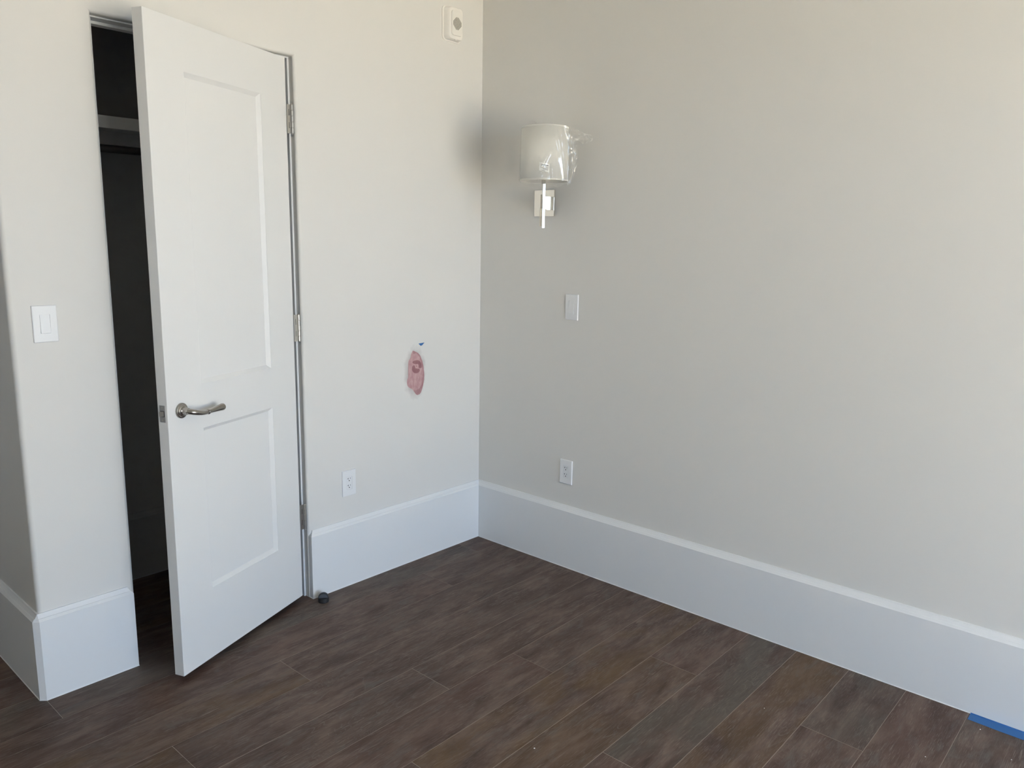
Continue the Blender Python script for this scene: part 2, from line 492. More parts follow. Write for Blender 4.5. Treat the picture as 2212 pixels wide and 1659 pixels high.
# ------------------------------------------------------------------ baseboards
T = 0.022
BODY = [(T+0.0018, 0.0002), (T+0.0018, 0.0009), (T, 0.0034), (T, 0.3123)]
CAP = [(T, 0.3123), (T-0.001, 0.3132), (T-0.0065, 0.3215), (T-0.0090, 0.3225), (T-0.0140, 0.3318), (T-0.0155, 0.3350), (0.0055, 0.3383), (0.0, 0.3392), (-0.008, 0.3392)]
def sweep(name, path, prof, ends, mat, parent=None):
    """path(d) -> list of xy; ends: which ends get a returned face"""
    bm = bmesh.new()
    rows = [[Vector((x, y, z)) for x, y in path(d)] for d, z in prof]
    V = [[bm.verts.new(p) for p in r] for r in rows]
    for a, b in zip(V, V[1:]):
        for i in range(len(a)-1):
            bm.faces.new((a[i], a[i+1], b[i+1], b[i]))
    for e in ends:
        i = 0 if e == 0 else len(rows[0])-1
        nrm = [Vector((path(0)[i][0]-path(0.01)[i][0], path(0)[i][1]-path(0.01)[i][1], 0)) for _ in (0,)]
        for a, b in zip(range(len(rows)-1), range(1, len(rows))):
            pa, pb = rows[a][i], rows[b][i]
            wa = Vector((pa.x, 0.004, pa.z)); wb = Vector((pb.x, 0.004, pb.z))
            q = [bm.verts.new(v) for v in (pa, pb, wb, wa)]
            bm.faces.new(q)
    bmesh.ops.remove_doubles(bm, verts=bm.verts[:], dist=1e-6)
    return obj(name, bm, mat, parent, recalc=True)

def p_left(d):
    x = -1.160 + T - max(d, 0.0)
    return [(x, -d), (-d, -d)]
def p_right(d): return [(-d, -d), (-d, YW)]
def p_pier(d):
    x = -1.985 - (T - max(d, 0.0))
    if d <= 0.001:
        return [(x, -d), (-2.306, 0.012), (-2.3059, 0.0121), (XH-d, YB)]
    return [(x, -d), (-2.322, -d), (XH-d, -0.004), (XH-d, YB)]
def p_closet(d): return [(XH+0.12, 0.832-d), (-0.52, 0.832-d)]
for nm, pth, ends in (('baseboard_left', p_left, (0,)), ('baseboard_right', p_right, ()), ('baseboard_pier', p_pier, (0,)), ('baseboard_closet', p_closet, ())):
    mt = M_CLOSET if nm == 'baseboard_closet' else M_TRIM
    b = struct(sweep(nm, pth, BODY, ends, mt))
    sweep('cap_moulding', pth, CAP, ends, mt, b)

# ------------------------------------------------------------------ door frame (jamb, stop)
JX0, JX1, JZ = -1.9640, -1.1725, 2.4683
def jamb(x0, x1, y0, y1, z0, z1, nm, par):
    return obj(nm, rbox(x0, x1, y0, y1, z0, z1, 0.0012, 1), M_TRIM, par)
tr = struct(empty('trim_1', ((JX0+JX1)/2, 0.06, 0)))
tr.location = (0, 0, 0)
jamb(JX1, OX1-0.0003, 0.034, 0.128, 0, JZ, 'jamb', tr)
jamb(OX0+0.0002, JX0, 0.034, 0.128, 0, JZ, 'jamb', tr)
jamb(OX0+0.0002, OX1-0.0003, 0.034, 0.128, JZ, OZ-0.0003, 'jamb_head', tr)
jamb(JX1-0.012, JX1, 0.083, 0.120, 0, JZ-0.0105, 'door_stop_strip', tr)
jamb(JX0, JX0+0.012, 0.083, 0.120, 0, JZ-0.0105, 'door_stop_strip', tr)
jamb(JX0, JX1, 0.083, 0.120, JZ-0.0105, JZ, 'door_stop_strip', tr)

# ------------------------------------------------------------------ door
ANG = 0.36778
DW, DH, DT = 0.7656, 2.430, 0.0445
dr = struct(empty('door_1', (-1.2067, -0.0033, 0.0287), 'white two-panel closet door standing ajar in the left wall', None, ANG))
HOLES = [(-0.590, -0.168, 0.292, 0.952), (-0.590, -0.168, 1.125, 2.2575)]
def leaf():
    bm = bmesh.new()
    xs = [-DW, HOLES[0][0], HOLES[0][1], 0.0]
    zs = [0.0, 0.292, 0.952, 1.125, 2.2575, DH]
    grid = {}
    def v(x, y, z):
        k = (round(x, 5), round(y, 5), round(z, 5))
        if k not in grid: grid[k] = bm.verts.new((x, y, z))
        return grid[k]
    DEP, BW = 0.0132, 0.0152
    for y, sgn in ((0.0, 1), (DT, -1)):
        for i in range(3):
            for j in range(5):
                if i == 1 and j in (1, 3):
                    x0, x1, z0, z1 = xs[1], xs[2], zs[j], zs[j+1]
                    yy = y + sgn*DEP
                    o = [(x0, z0), (x1, z0), (x1, z1), (x0, z1)]
                    n = [(x0+BW, z0+BW), (x1-BW, z0+BW), (x1-BW, z1-BW), (x0+BW, z1-BW)]
                    lip = 0.0012   # tiny quirk so that the sticking reads as a line
                    m1 = [(x0, z0), (x1, z0), (x1, z1), (x0, z1)]
                    for a in range(4):
                        b = (a+1) % 4
                        bm.faces.new((v(o[a][0], y, o[a][1]), v(o[b][0], y, o[b][1]), v(m1[b][0], y+sgn*lip, m1[b][1]), v(m1[a][0], y+sgn*lip, m1[a][1])))
                        bm.faces.new((v(m1[a][0], y+sgn*lip, m1[a][1]), v(m1[b][0], y+sgn*lip, m1[b][1]), v(n[b][0], yy, n[b][1]), v(n[a][0], yy, n[a][1])))
                        bm.faces.new((v(n[a][0], yy, n[a][1]), v(n[b][0], yy, n[b][1]), v(n[b][0], yy+sgn*0.006, n[b][1]), v(n[a][0], yy+sgn*0.006, n[a][1])))
                else:
                    bm.faces.new([v(xs[i], y, zs[j]), v(xs[i+1], y, zs[j]), v(xs[i+1], y, zs[j+1]), v(xs[i], y, zs[j+1])])
    for j in range(5):
        for x in (xs[0], xs[3]):
            bm.faces.new([v(x, 0, zs[j]), v(x, DT, zs[j]), v(x, DT, zs[j+1]), v(x, 0, zs[j+1])])
    for i in range(3):
        for z in (zs[0], zs[-1]):
            bm.faces.new([v(xs[i], 0, z), v(xs[i+1], 0, z), v(xs[i+1], DT, z), v(xs[i], DT, z)])
    bmesh.ops.recalc_face_normals(bm, faces=bm.faces[:])
    ed = [e for e in bm.edges if all(abs(c.co.x+DW) < 1e-5 or abs(c.co.x) < 1e-5 for c in e.verts)
          and abs(e.verts[0].co.x-e.verts[1].co.x) < 1e-5 and abs(e.verts[0].co.y-e.verts[1].co.y) < 1e-5]
    bmesh.ops.bevel(bm, geom=ed, offset=0.0016, segments=2, profile=0.5, affect='EDGES')
    return bm
obj('door_leaf', leaf(), M_DOOR, dr, recalc=False)
for x0, x1, z0, z1 in HOLES:
    B = 0.0152 + 0.0001
    obj('panel', boxbm(x0+B, x1-B, 0.0137, DT-0.0137, z0+B, z1-B), M_DOOR, dr)

# lever handle
hx, hz = -0.698, 1.042
hn = empty('lever_handle', (hx, 0, hz)); hn.parent = dr
FR = Matrix.Rotation(PI/2, 4, 'X')     # local z -> -y (out of the door face)
bm = bmesh.new()
lathe(bm, [(0.0292, -0.001), (0.0292, 0.0035), (0.0278, 0.0060), (0.0245, 0.0072), (0.0236, 0.0090), (0.0225, 0.0112), (0.0180, 0.0128), (0.0165, 0.0150), (0.0140, 0.0170), (0.0128, 0.0210), (0.0125, 0.0330), (0.0105, 0.0350)], FR, 40)
obj('rose', bm, M_NICKEL, hn, smooth=True, auto=0.6)
ctrl = [(0, -0.030, 0), (0.0, -0.040, -0.001), (0.004, -0.047, -0.002), (0.012, -0.053, -0.0045), (0.025, -0.056, -0.0085), (0.042, -0.057, -0.0125), (0.060, -0.056, -0.0150), (0.078, -0.054, -0.0158),
        (0.100, -0.053, -0.0150), (0.125, -0.053, -0.0135), (0.145, -0.053, -0.0120), (0.157, -0.053, -0.0112), (0.163, -0.053, -0.0108), (0.1655, -0.053, -0.0106)]
rad = [0.0115, 0.0112, 0.0108, 0.0102, 0.0092, 0.0085, 0.0080, 0.0078, 0.0082, 0.0103, 0.0128, 0.0142, 0.0128, 0.0060]
bm = bmesh.new(); tube(bm, ctrl, rad, 24)
lv = obj('lever', bm, M_NICKEL, hn, smooth=True, auto=0.9)
bm = bmesh.new(); tube(bm, [(0.0765, -0.0542, -0.0158), (0.0775, -0.0541, -0.0158), (0.0800, -0.0539, -0.0158), (0.0825, -0.0538, -0.0157), (0.0835, -0.0538, -0.0157)], [0.0079, 0.0096, 0.0101, 0.0096, 0.0079], 24)
obj('ring', bm, M_NICKEL, lv, smooth=True, auto=0.9)

# latch plate in the door edge
lp = empty('latch_plate', (-DW, DT/2 + 0.001, 1.0405)); lp.parent = dr
bm = rbox(-0.0008, 0.001, -0.0128, 0.0128, -0.0315, 0.0315, 0.0004, 1)
obj('face_plate', bm, M_LATCH, lp)
bm = bmesh.new()   # sloped spring latch
v = [bm.verts.new(c) for c in ((-0.0006, -0.0072, -0.009), (-0.0006, 0.006, -0.009), (-0.0006, 0.006, 0.009), (-0.0006, -0.0072, 0.009),
                               (-0.0095, 0.0035, -0.009), (-0.0095, 0.006, -0.009), (-0.0095, 0.006, 0.009), (-0.0095, 0.0035, 0.009))]
for q in ((0, 1, 5, 4), (1, 2, 6, 5), (2, 3, 7, 6), (3, 0, 4, 7), (4, 5, 6, 7), (0, 3, 2, 1)): bm.faces.new([v[i] for i in q])
obj('latch_bolt', bm, M_HINGE, lp)
obj('bolt_recess', boxbm(-0.00095, -0.0006, -0.0098, 0.0085, -0.0112, 0.0112), M_DARK, lp)
for z in (-0.0235, 0.0235):
    bm = bmesh.new(); lathe(bm, [(0.0036, 0.0), (0.0036, 0.0008), (0.0028, 0.0013)], Matrix.Translation((-0.0007, 0, z)) @ Matrix.Rotation(-PI/2, 4, 'Y'), 16)
    obj('screw', bm, M_HINGE, lp)

# hinges
RZ = Matrix.Rotation(-ANG, 3, 'Z')
pin_w = Vector((-1.1850, -0.0115, 0)) - Vector((-1.2067, -0.0033, 0))
pin = RZ @ pin_w
def hinge(z):
    h = empty('hinge', (pin.x, pin.y, z), rotz=-ANG); h.parent = dr
    HH = 0.0600
    # leaf folded round the door edge, with the two narrow slots between knuckle and door
    bm = bmesh.new()
    dx = -pin.x
    x0, x1 = -0.0222, -0.003
    sl0, sl1 = -0.0142, -0.0114
    y0, y1 = 0.0030, 0.0055
    def bar(a, b, c, d): box(bm, a, b, y0, y1, c, d)
    bar(x0, sl0, -HH, HH); bar(sl1, x1, -HH, HH)
    for c, d in ((-HH, -0.0385), (-0.0130, 0.0150), (0.0405, HH)): bar(sl0, sl1, c, d)
    obj('hinge_leaf', bm, M_HINGE, h)
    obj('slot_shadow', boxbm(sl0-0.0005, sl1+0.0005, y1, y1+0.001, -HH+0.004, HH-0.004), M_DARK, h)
    k = 5
    for i in range(k):
        a = -HH + 2*HH*i/k; b = -HH + 2*HH*(i+1)/k
        bm = bmesh.new()
        lathe(bm, [(0.0058, a+0.0004), (0.0064, a+0.0010), (0.0064, b-0.0010), (0.0058, b-0.0004)], Matrix.Identity(4), 20)
        obj('knuckle', bm, M_HINGE, h, smooth=True, auto=0.5)
    for s in (-1, 1):
        bm = bmesh.new()
        lathe(bm, [(0.0056, s*HH), (0.0060, s*(HH+0.001)), (0.0052, s*(HH+0.0030)), (0.0030, s*(HH+0.0042))], Matrix.Identity(4), 20)
        obj('pin_tip', bm, M_HINGE, h, smooth=True, auto=0.6)
for z in (2.2115, 1.3115, 0.4195): hinge(z - 0.0287)

# ------------------------------------------------------------------ wall plates
def copy_tree(o, parent=None):
    c = o.copy(); COL.objects.link(c)
    if parent is not None: c.parent = parent
    for ch in [x for x in COL.objects if x.parent is o]: copy_tree(ch, c)
    return c

# plates are built lying against a wall whose outward normal is local -y
def plate_frame(par):
    W, H, D = 0.0800, 0.1300, 0.0068
    iw, ih = 0.0335, 0.0670
    bm = bmesh.new()
    def ring(w, h, y, r): return [(a, y, c) for a, c in rrect(w, h, r, 3)]
    loft(bm, [ring(W, H, 0, 0.0022), ring(W, H, -D+0.0026, 0.0022), ring(W-0.0030, H-0.0030, -D+0.0004, 0.0016), ring(W-0.0060, H-0.0060, -D, 0.0012),
              ring(iw, ih, -D, 0.0008), ring(iw-0.0006, ih-0.0006, -D+0.0030, 0.0008)], True, False)
    return obj('wall_plate', bm, M_PLATE, par)

def make_switch(loc, rotz, label, tilt):
    t = empty('light_switch', loc, label, 'switch', rotz, 'rocker switches')
    plate_frame(t)
    obj('rocker_frame', boxbm(-0.0164, 0.0164, -0.0045, -0.0030, -0.0332, 0.0332), M_PLATE, t)
    bm = bmesh.new()
    hw, hh = 0.0156, 0.0326
    a, c, b = -0.0062, -0.0076, -0.0100
    prof = [(-hh, -0.0030), (-hh, b), (-0.004, c-0.0004), (0.002, c), (hh, a), (hh, -0.0030)] if tilt > 0 else [(-hh, -0.0030), (-hh, a), (-0.002, c), (0.004, c-0.0004), (hh, b), (hh, -0.0030)]
    loft(bm, [[(s*hw, y, z) for z, y in prof] for s in (-1, 1)])
    obj('rocker', bm, M_PLATE, t)
    return t
make_switch((-2.2090, -0.0002, 1.3970), 0, 'white rocker light switch on the left wall between the outside corner and the door', 1)
make_switch((-0.0002, -0.6480, 1.3880), -PI/2, 'white rocker light switch on the right wall below the lamp', 1)

def make_outlet(loc, rotz, label):
    t = empty('power_outlet', loc, label, 'outlet', rotz, 'duplex outlets')
    plate_frame(t)
    rc = obj('receptacle', rbox(-0.0162, 0.0162, -0.0062, -0.0020, -0.0330, 0.0330, 0.0006, 1), M_PLATE, t)
    for zc in (0.0175, -0.0175):
        yy0, yy1 = -0.00645, -0.0060
        obj('blade_slot', boxbm(-0.0068, -0.0048, yy0, yy1, zc+0.0015, zc+0.0095), M_SLOT, rc)
        obj('blade_slot', boxbm(-0.0105, -0.0068, yy0, yy1, zc+0.0042, zc+0.0066), M_SLOT, rc)
        obj('blade_slot', boxbm(0.0050, 0.0070, yy0, yy1, zc+0.0020, zc+0.0095), M_SLOT, rc)
        bm = bmesh.new(); lathe(bm, [(0.0028, 0.0060), (0.0028, 0.00650)], Matrix.Translation((0, 0, zc-0.0055)) @ FR, 14)
        obj('ground_hole', bm, M_DARK, rc)
    return t
make_outlet((-0.9240, -0.0002, 0.5255), 0, 'white duplex power outlet on the left wall right of the door')
make_outlet((-0.0002, -0.6425, 0.5210), -PI/2, 'white duplex power outlet on the right wall above the baseboard')

# ------------------------------------------------------------------ alarm sounder high on the left wall
al = empty('fire_alarm', (-0.2335, 0, 2.7860), 'white wall alarm sounder with round grille high beside the corner', 'alarm')
def rr(w, h, r, y, n=7): return [(a, y, c) for a, c in rrect(w, h, r, n)]
bm = bmesh.new()
loft(bm, [rr(0.127, 0.165, 0.022, 0.0), rr(0.127, 0.165, 0.022, -0.006), rr(0.123, 0.161, 0.022, -0.0075), rr(0.117, 0.157, 0.022, -0.0085)], True, True)
obj('back_plate', bm, M_ALARM, al, smooth=True, auto=0.5)
bm = bmesh.new()
loft(bm, [rr(0.116, 0.157, 0.021, -0.008), rr(0.108, 0.154, 0.020, -0.022), rr(0.098, 0.151, 0.019, -0.034), rr(0.091, 0.148, 0.018, -0.0385), rr(0.085, 0.144, 0.017, -0.0400)], False, True)
obj('housing', bm, M_ALARM, al, smooth=True, auto=0.5)
bm = bmesh.new()
loft(bm, [rr(0.071, 0.118, 0.012, -0.0395), rr(0.070, 0.117, 0.012, -0.0460), rr(0.067, 0.114, 0.011, -0.0475)], False, True)
fp = obj('front_panel', bm, M_ALARM, al, smooth=True, auto=0.5)
bm = bmesh.new()
for i in range(-8, 9):
    for j in range(-8, 9):
        u, w = (i+j)*0.0034, (i-j)*0.0034
        if abs(u) < 1e-9 and abs(w) < 1e-9: pass
        if u*u + w*w > 0.0285**2: continue
        s = 0.00275
        y = -0.0478
        # slanted slot
        vv = [bm.verts.new((u+a, y, w+c-0.002)) for a, c in ((-s, -0.0030), (-s+0.0022, -0.0034), (s, 0.0030), (s-0.0022, 0.0034))]
        bm.faces.new(vv)
r = bmesh.ops.extrude_face_region(bm, geom=bm.faces[:])
bmesh.ops.translate(bm, vec=(0, 0.0008, 0), verts=[g_ for g_ in r['geom'] if isinstance(g_, bmesh.types.BMVert)])
g1 = obj('speaker_grille', bm, plain('grille_dark', (0.17, 0.165, 0.14), 0.7), al); g1['kind'] = 'stuff'
obj('tab', rbox(-0.006, 0.006, -0.0385, -0.028, -0.0785, -0.0715, 0.0015, 2), M_ALARM, al)

# ------------------------------------------------------------------ wall sconce (swing arm turned out into the room)
SY = -0.457
sn = empty('sconce', (0, SY, 1.905), 'polished nickel swing-arm wall lamp with white drum shade on the right wall', 'lamp', -PI/2)
# local axes: x along the wall (away from the corner), -y out of the wall
CX, CY = 0.118, -0.160                       # axis of stem and shade
_al = math.hypot(CX, CY)
FW = Vector((CX/_al, CY/_al, 0)); RT = Vector((-FW.y, FW.x, 0))
ARM = Matrix(((RT.x, FW.x, 0, 0), (RT.y, FW.y, 0, 0), (0, 0, 1, 0), (0, 0, 0, 1)))   # columns: side, along the arm, up
def part(nm, bm, mat, par=None, **k):
    bm.transform(ARM)
    return obj(nm, bm, mat, par or sn, **k)
obj('back_plate', rbox(-0.0650, 0.0650, -0.012, 0.0, -0.0655, 0.0655, 0.0012, 2), M_CHROME, sn)
arm = part('swing_arm', rbox(-0.016, 0.008, 0.006, 0.186, -0.0330, 0.0330, 0.0008, 1), M_CHROME)
TURN = Matrix.Rotation(math.radians(-20), 4, 'Z')
q = rbox(-0.0042, 0.0042, -0.0042, 0.0042, -0.1180, -0.0325, 0.0006, 1); q.transform(Matrix.Translation((-0.0145, 0.168, 0)) @ TURN)
part('arm_bar', q, M_CHROME, arm)
q = rbox(-0.0062, 0.0062, -0.0062, 0.0062, -0.1270, 0.118, 0.0007, 1); q.transform(Matrix.Translation((0, _al-0.007, 0)) @ TURN)
part('stem', q, M_CHROME)
part('socket_block', rbox(-0.0120, 0.0085, _al-0.0150, _al+0.0055, 0.082, 0.112, 0.0010, 1), M_CHROME)
AX = Matrix.Translation((CX, CY, 0))
bm = bmesh.new(); lathe(bm, [(0.016, 0.110), (0.019, 0.113), (0.019, 0.160), (0.015, 0.164)], AX, 24)
obj('socket', bm, M_CHROME, sn, smooth=True, auto=0.6)
bm = bmesh.new(); lathe(bm, [(0.013, 0.160), (0.014, 0.172), (0.028, 0.210), (0.031, 0.235), (0.024, 0.258), (0.006, 0.268)], AX, 24)
obj('bulb', bm, plain('bulb_glass', (0.8, 0.8, 0.78), 0.3), sn, smooth=True)
ZB, ZT, RB_, RT_ = 0.0950, 0.3450, 0.1155, 0.1115
def ringp(r, z, n=64): return [(CX + r*math.cos(2*PI*i/n), CY + r*math.sin(2*PI*i/n), z) for i in range(n)]
bm = bmesh.new(); loft(bm, [ringp(RB_, ZB), ringp(RT_, ZT)], False, False)
shd = obj('lamp_shade', bm, M_FABRIC, sn, smooth=True)
md = shd.modifiers.new('thickness', 'SOLIDIFY'); md.thickness = 0.0014; md.offset = -1
for r0, r1, z0, z1 in ((RB_+0.0002, RB_, ZB-0.0008, ZB+0.0070), (RT_+0.0002, RT_+0.0002, ZT-0.0080, ZT+0.0008)):
    bm = bmesh.new(); loft(bm, [ringp(r0, z0), ringp(r1, z1)], False, False)
    o = obj('shade_trim', bm, M_FABRIC, shd, smooth=True)
    md = o.modifiers.new('thickness', 'SOLIDIFY'); md.thickness = 0.0010; md.offset = 1
bm = bmesh.new()                                              # three spokes and hub that hold the shade
for k in range(3):
    q = boxbm(0.016, RB_-0.003, -0.0035, 0.0035, 0.1145, 0.1175)
    q.transform(AX @ Matrix.Rotation(math.radians(25 + 120*k), 4, 'Z'))
    me_ = bpy.data.meshes.new('t'); q.to_mesh(me_); q.free(); bm.from_mesh(me_); bpy.data.meshes.remove(me_)
lathe(bm, [(0.024, 0.1135), (0.024, 0.1180)], AX, 24)
obj('shade_fitter', bm, M_HINGE, sn)

# clear plastic bag still on the shade: sleeve with folds, gathered below, and a loose end standing off at one side
FC = Vector((0.636, -0.771, 0)); SD = Vector((0.771, 0.636, 0))
C0 = Vector((CX, CY, 0))
def cyl(th, r, z): return C0 + SD*(r*math.sin(th)) + FC*(r*math.cos(th)) + Vector((0, 0, z))
RIDGES = [  # angle at bottom, angle at top, from, to (0..1 of height), height, width
    (0.93, 0.44, 0.00, 1.00, 0.0085, 0.070), (0.98, 0.70, 0.20, 0.96, 0.0050, 0.045), (-0.16, 0.17, 0.24, 0.52, 0.0075, 0.085),
    (0.34, 0.30, 0.03, 0.34, 0.0060, 0.060), (-0.40, -0.12, 0.00, 0.22, 0.0045, 0.030), (-0.28, -0.05, 0.00, 0.18, 0.0045, 0.030), (0.05, 0.18, 0.00, 0.16, 0.0040, 0.030),
    (-0.72, -0.06, 0.05, 0.98, 0.0022, 0.055), (-1.25, -1.00, 0.0, 0.95, 0.0040, 0.070), (1.30, 1.15, 0.0, 0.9, 0.0060, 0.08), (0.70, 0.95, 0.0, 0.12, 0.005, 0.04)]
def film():
    bm = bmesh.new()
    n, mrows = 200, 60
    V = []
    for j in range(mrows+1):
        s_ = j/mrows
        row = []
        for i in range(n):
            th = -PI + 2*PI*i/n
            z = ZB - 0.024 + (ZT + 0.004 - ZB + 0.024)*s_
            r = RB_ + (RT_-RB_)*s_ + 0.0022
            cth, sth = math.cos(th), math.sin(th)
            f1 = noise.noise(Vector((cth*1.6, sth*1.6 + s_*0.9, s_*0.9 + 3.1)))
            f2 = noise.noise(Vector((cth*4.2 + s_*1.6, sth*4.2, s_*1.8 + 7.7)))
            f3 = noise.noise(Vector((cth*11, sth*11, s_*9 + 1.3)))
            r += 0.0042*abs(f1) + 0.0020*abs(f2) + 0.0007*f3
            if th < -0.9: r += 0.004*min(1.0, (-0.9-th)*2)*(1-s_)
            for t0, t1, a, b, amp, wd in RIDGES:
                if s_ < a or s_ > b: continue
                k = (s_-a)/(b-a)
                w2 = wd*(0.75 + 0.5*noise.noise(Vector((k*6, t0*9, 0))))
                d = th - (t0 + (t1-t0)*k)
                r += amp*math.exp(-(d/w2)**2)*min(1.0, 5*k+0.2, 5*(1-k)+0.2)
            if s_ < 0.085:                                    # drawn in below the shade
                k = (0.085-s_)/0.085
                r -= 0.040*k*k + 0.006*k*abs(f2)
                z += 0.006*f1
            row.append(bm.verts.new(cyl(th, r, z)))
        V.append(row)
    for j in range(mrows):
        for i in range(n):
            k = (i+1) % n
            bm.faces.new((V[j][i], V[j][k], V[j+1][k], V[j+1][i]))
    return bm
wr = empty('plastic_wrap', (0, SY, 1.905), 'clear crinkled plastic bag still covering the lamp shade', 'packaging', -PI/2)
obj('film_sleeve', film(), M_FILM, wr, smooth=True, recalc=False)
def flap(pts_top, pts_bot, amp, seed, nu=30, nv=20, fold=9.0):
    bm = bmesh.new()
    def lerp(pts, t):
        k = t*(len(pts)-1); i = min(int(k), len(pts)-2); f = k-i
        return Vector(pts[i]).lerp(Vector(pts[i+1]), f)
    V = []
    for j in range(nv+1):
        row = []
        for i in range(nu+1):
            u, v_ = i/nu, j/nv
            p = lerp(pts_top, u).lerp(lerp(pts_bot, u), v_)
            e = min(1.0, u*4)
            fx = abs(noise.noise(Vector((u*5+seed, v_*3.5, seed*1.3))))*1.4 - 0.3 + 0.5*abs(noise.noise(Vector((u*fold+v_*6, v_*5+seed, 2.0))))
            fz = noise.noise(Vector((u*4, v_*4, seed+7)))
            row.append(bm.verts.new(p + FC*(amp*fx*e) + SD*(0.3*amp*fz*e) + Vector((0, 0, 0.4*amp*fz*e))))
        V.append(row)
    for j in range(nv):
        for i in range(nu): bm.faces.new((V[j][i], V[j][i+1], V[j+1][i+1], V[j+1][i]))
    return bm
def at(side, front, z): return tuple(C0 + SD*side + FC*front + Vector((0, 0, z)))
f1 = flap([at(0.085, 0.07, ZT+0.002), at(0.130, 0.05, ZT-0.004), at(0.185, 0.03, ZT-0.026), at(0.232, 0.02, ZT-0.046)],
          [at(0.108, 0.05, ZT-0.075), at(0.140, 0.04, ZT-0.085), at(0.185, 0.03, ZT-0.080), at(0.222, 0.02, ZT-0.066)], 0.020, 3.1)
obj('film_flap', f1, M_FILM, wr, smooth=True, recalc=False)
f2 = flap([at(0.108, 0.05, ZT-0.035), at(0.130, 0.045, ZT-0.055), at(0.150, 0.04, ZT-0.095), at(0.162, 0.035, ZT-0.145)],
          [at(0.112, 0.04, ZB-0.018), at(0.125, 0.035, ZB-0.020), at(0.140, 0.03, ZB+0.008), at(0.150, 0.03, ZB+0.050)], 0.016, 8.4)
obj('film_flap', f2, M_FILM, wr, smooth=True, recalc=False)
f3 = flap([at(-0.080, 0.02, ZT+0.012), at(-0.066, 0.02, ZT+0.032), at(-0.050, 0.025, ZT+0.030), at(-0.036, 0.025, ZT+0.014), at(-0.004, 0.03, ZT+0.020), at(0.010, 0.03, ZT+0.008)],
          [at(-0.082, 0.06, ZT+0.000), at(-0.066, 0.07, ZT+0.001), at(-0.050, 0.08, ZT+0.001), at(-0.036, 0.09, ZT+0.001), at(-0.004, 0.10, ZT+0.001), at(0.012, 0.10, ZT+0.001)], 0.010, 5.5)
obj('film_flap', f3, M_FILM, wr, smooth=True, recalc=False)
# paper care label showing through the bag
LZ, LT = 0.1500, 0.0                          # centre height and angle
def curved_quad(u0, u1, v0, v1, off, n=6, slope=-0.22):
    bm = bmesh.new(); top, bot = [], []
    for i in range(n+1):
        u = u0 + (u1-u0)*i/n
        r = RB_ - 0.001 + off
        top.append(bm.verts.new(cyl(LT + u/RB_, r, LZ + v1 + slope*u))); bot.append(bm.verts.new(cyl(LT + u/RB_, r, LZ + v0 + slope*u)))
    for i in range(n): bm.faces.new((bot[i], bot[i+1], top[i+1], top[i]))
    return bm
lb = obj('care_label', curved_quad(-0.024, 0.024, -0.019, 0.019, 0.0026), M_LABEL, sn)
lb['label'] = 'small printed paper label on the shade front'
md = lb.modifiers.new('thickness', 'SOLIDIFY'); md.thickness = 0.0003
for zz, hh, xa, xb in ((0.0085, 0.0042, -0.015, -0.001), (0.0085, 0.0042, 0.001, 0.006), (0.0085, 0.0042, 0.008, 0.020), (0.0015, 0.0022, -0.017, 0.020), (-0.0045, 0.0024, -0.019, 0.019), (-0.0100, 0.0022, -0.006, 0.018), (-0.0165, 0.0020, -0.012, 0.004)):
    obj('print_line', curved_quad(xa, xb, zz, zz+hh, 0.0034), M_INK, lb)

# ------------------------------------------------------------------ pink spackle and tape scrap on the left wall
def chaikin(p, k=2):
    for _ in range(k):
        q = []
        for i in range(len(p)):
            a, b = p[i], p[(i+1) % len(p)]
            q += [(a[0]*.75+b[0]*.25, a[1]*.75+b[1]*.25), (a[0]*.25+b[0]*.75, a[1]*.25+b[1]*.75)]
        p = q
    return p
def poly(pts, th, y0=0.0):
    bm = bmesh.new()
    if len(pts) > 8 and len(pts) != 40: pts = [(x + 0.0012*noise.noise(Vector((x*160, z*160, 0))), z + 0.0012*noise.noise(Vector((x*160, z*160, 9)))) for x, z in chaikin(pts)]
    a = [bm.verts.new((x, y0, z)) for x, z in pts]
    f = bm.faces.new(a)
    r = bmesh.ops.extrude_face_region(bm, geom=[f])
    bmesh.ops.translate(bm, vec=(0, -th, 0), verts=[g_ for g_ in r['geom'] if isinstance(g_, bmesh.types.BMVert)])
    return bm
SX, SZ = -0.478, 1.025
sp = empty('spackle_patch', (SX, -0.0001, SZ), 'pink oval patch of spackle on the left wall above the outlet', 'spackle')
rel = [(-0.502, 1.146), (-0.494, 1.1415), (-0.474, 1.134), (-0.458, 1.1230), (-0.449, 1.112), (-0.436, 1.083), (-0.427, 1.052), (-0.424, 1.020), (-0.4215, 1.008), (-0.424, 0.984), (-0.430, 0.957), (-0.439, 0.930), (-0.447, 0.915), (-0.455, 0.9085),
       (-0.464, 0.9065), (-0.470, 0.9045), (-0.477, 0.907), (-0.489, 0.918), (-0.498, 0.931), (-0.506, 0.940), (-0.512, 0.944), (-0.523, 0.949), (-0.534, 0.957), (-0.5405, 0.966), (-0.543, 0.985), (-0.5395, 1.000), (-0.533, 1.005), (-0.534, 1.030), (-0.5325, 1.075), (-0.5320, 1.093), (-0.524, 1.100), (-0.516, 1.109), (-0.513, 1.128)]
smear = [(SX - 0.010 + 0.112*math.cos(2*PI*i/40), SZ + 0.175*math.sin(2*PI*i/40)) for i in range(40)]
rl = lambda ps: [(x-SX, z-SZ) for x, z in ps]
obj('smear', poly(rl(smear), 0.0001), M_PINK_L, sp)
obj('spackle', poly(rl(rel), 0.0006, -0.0001), M_PINK, sp)
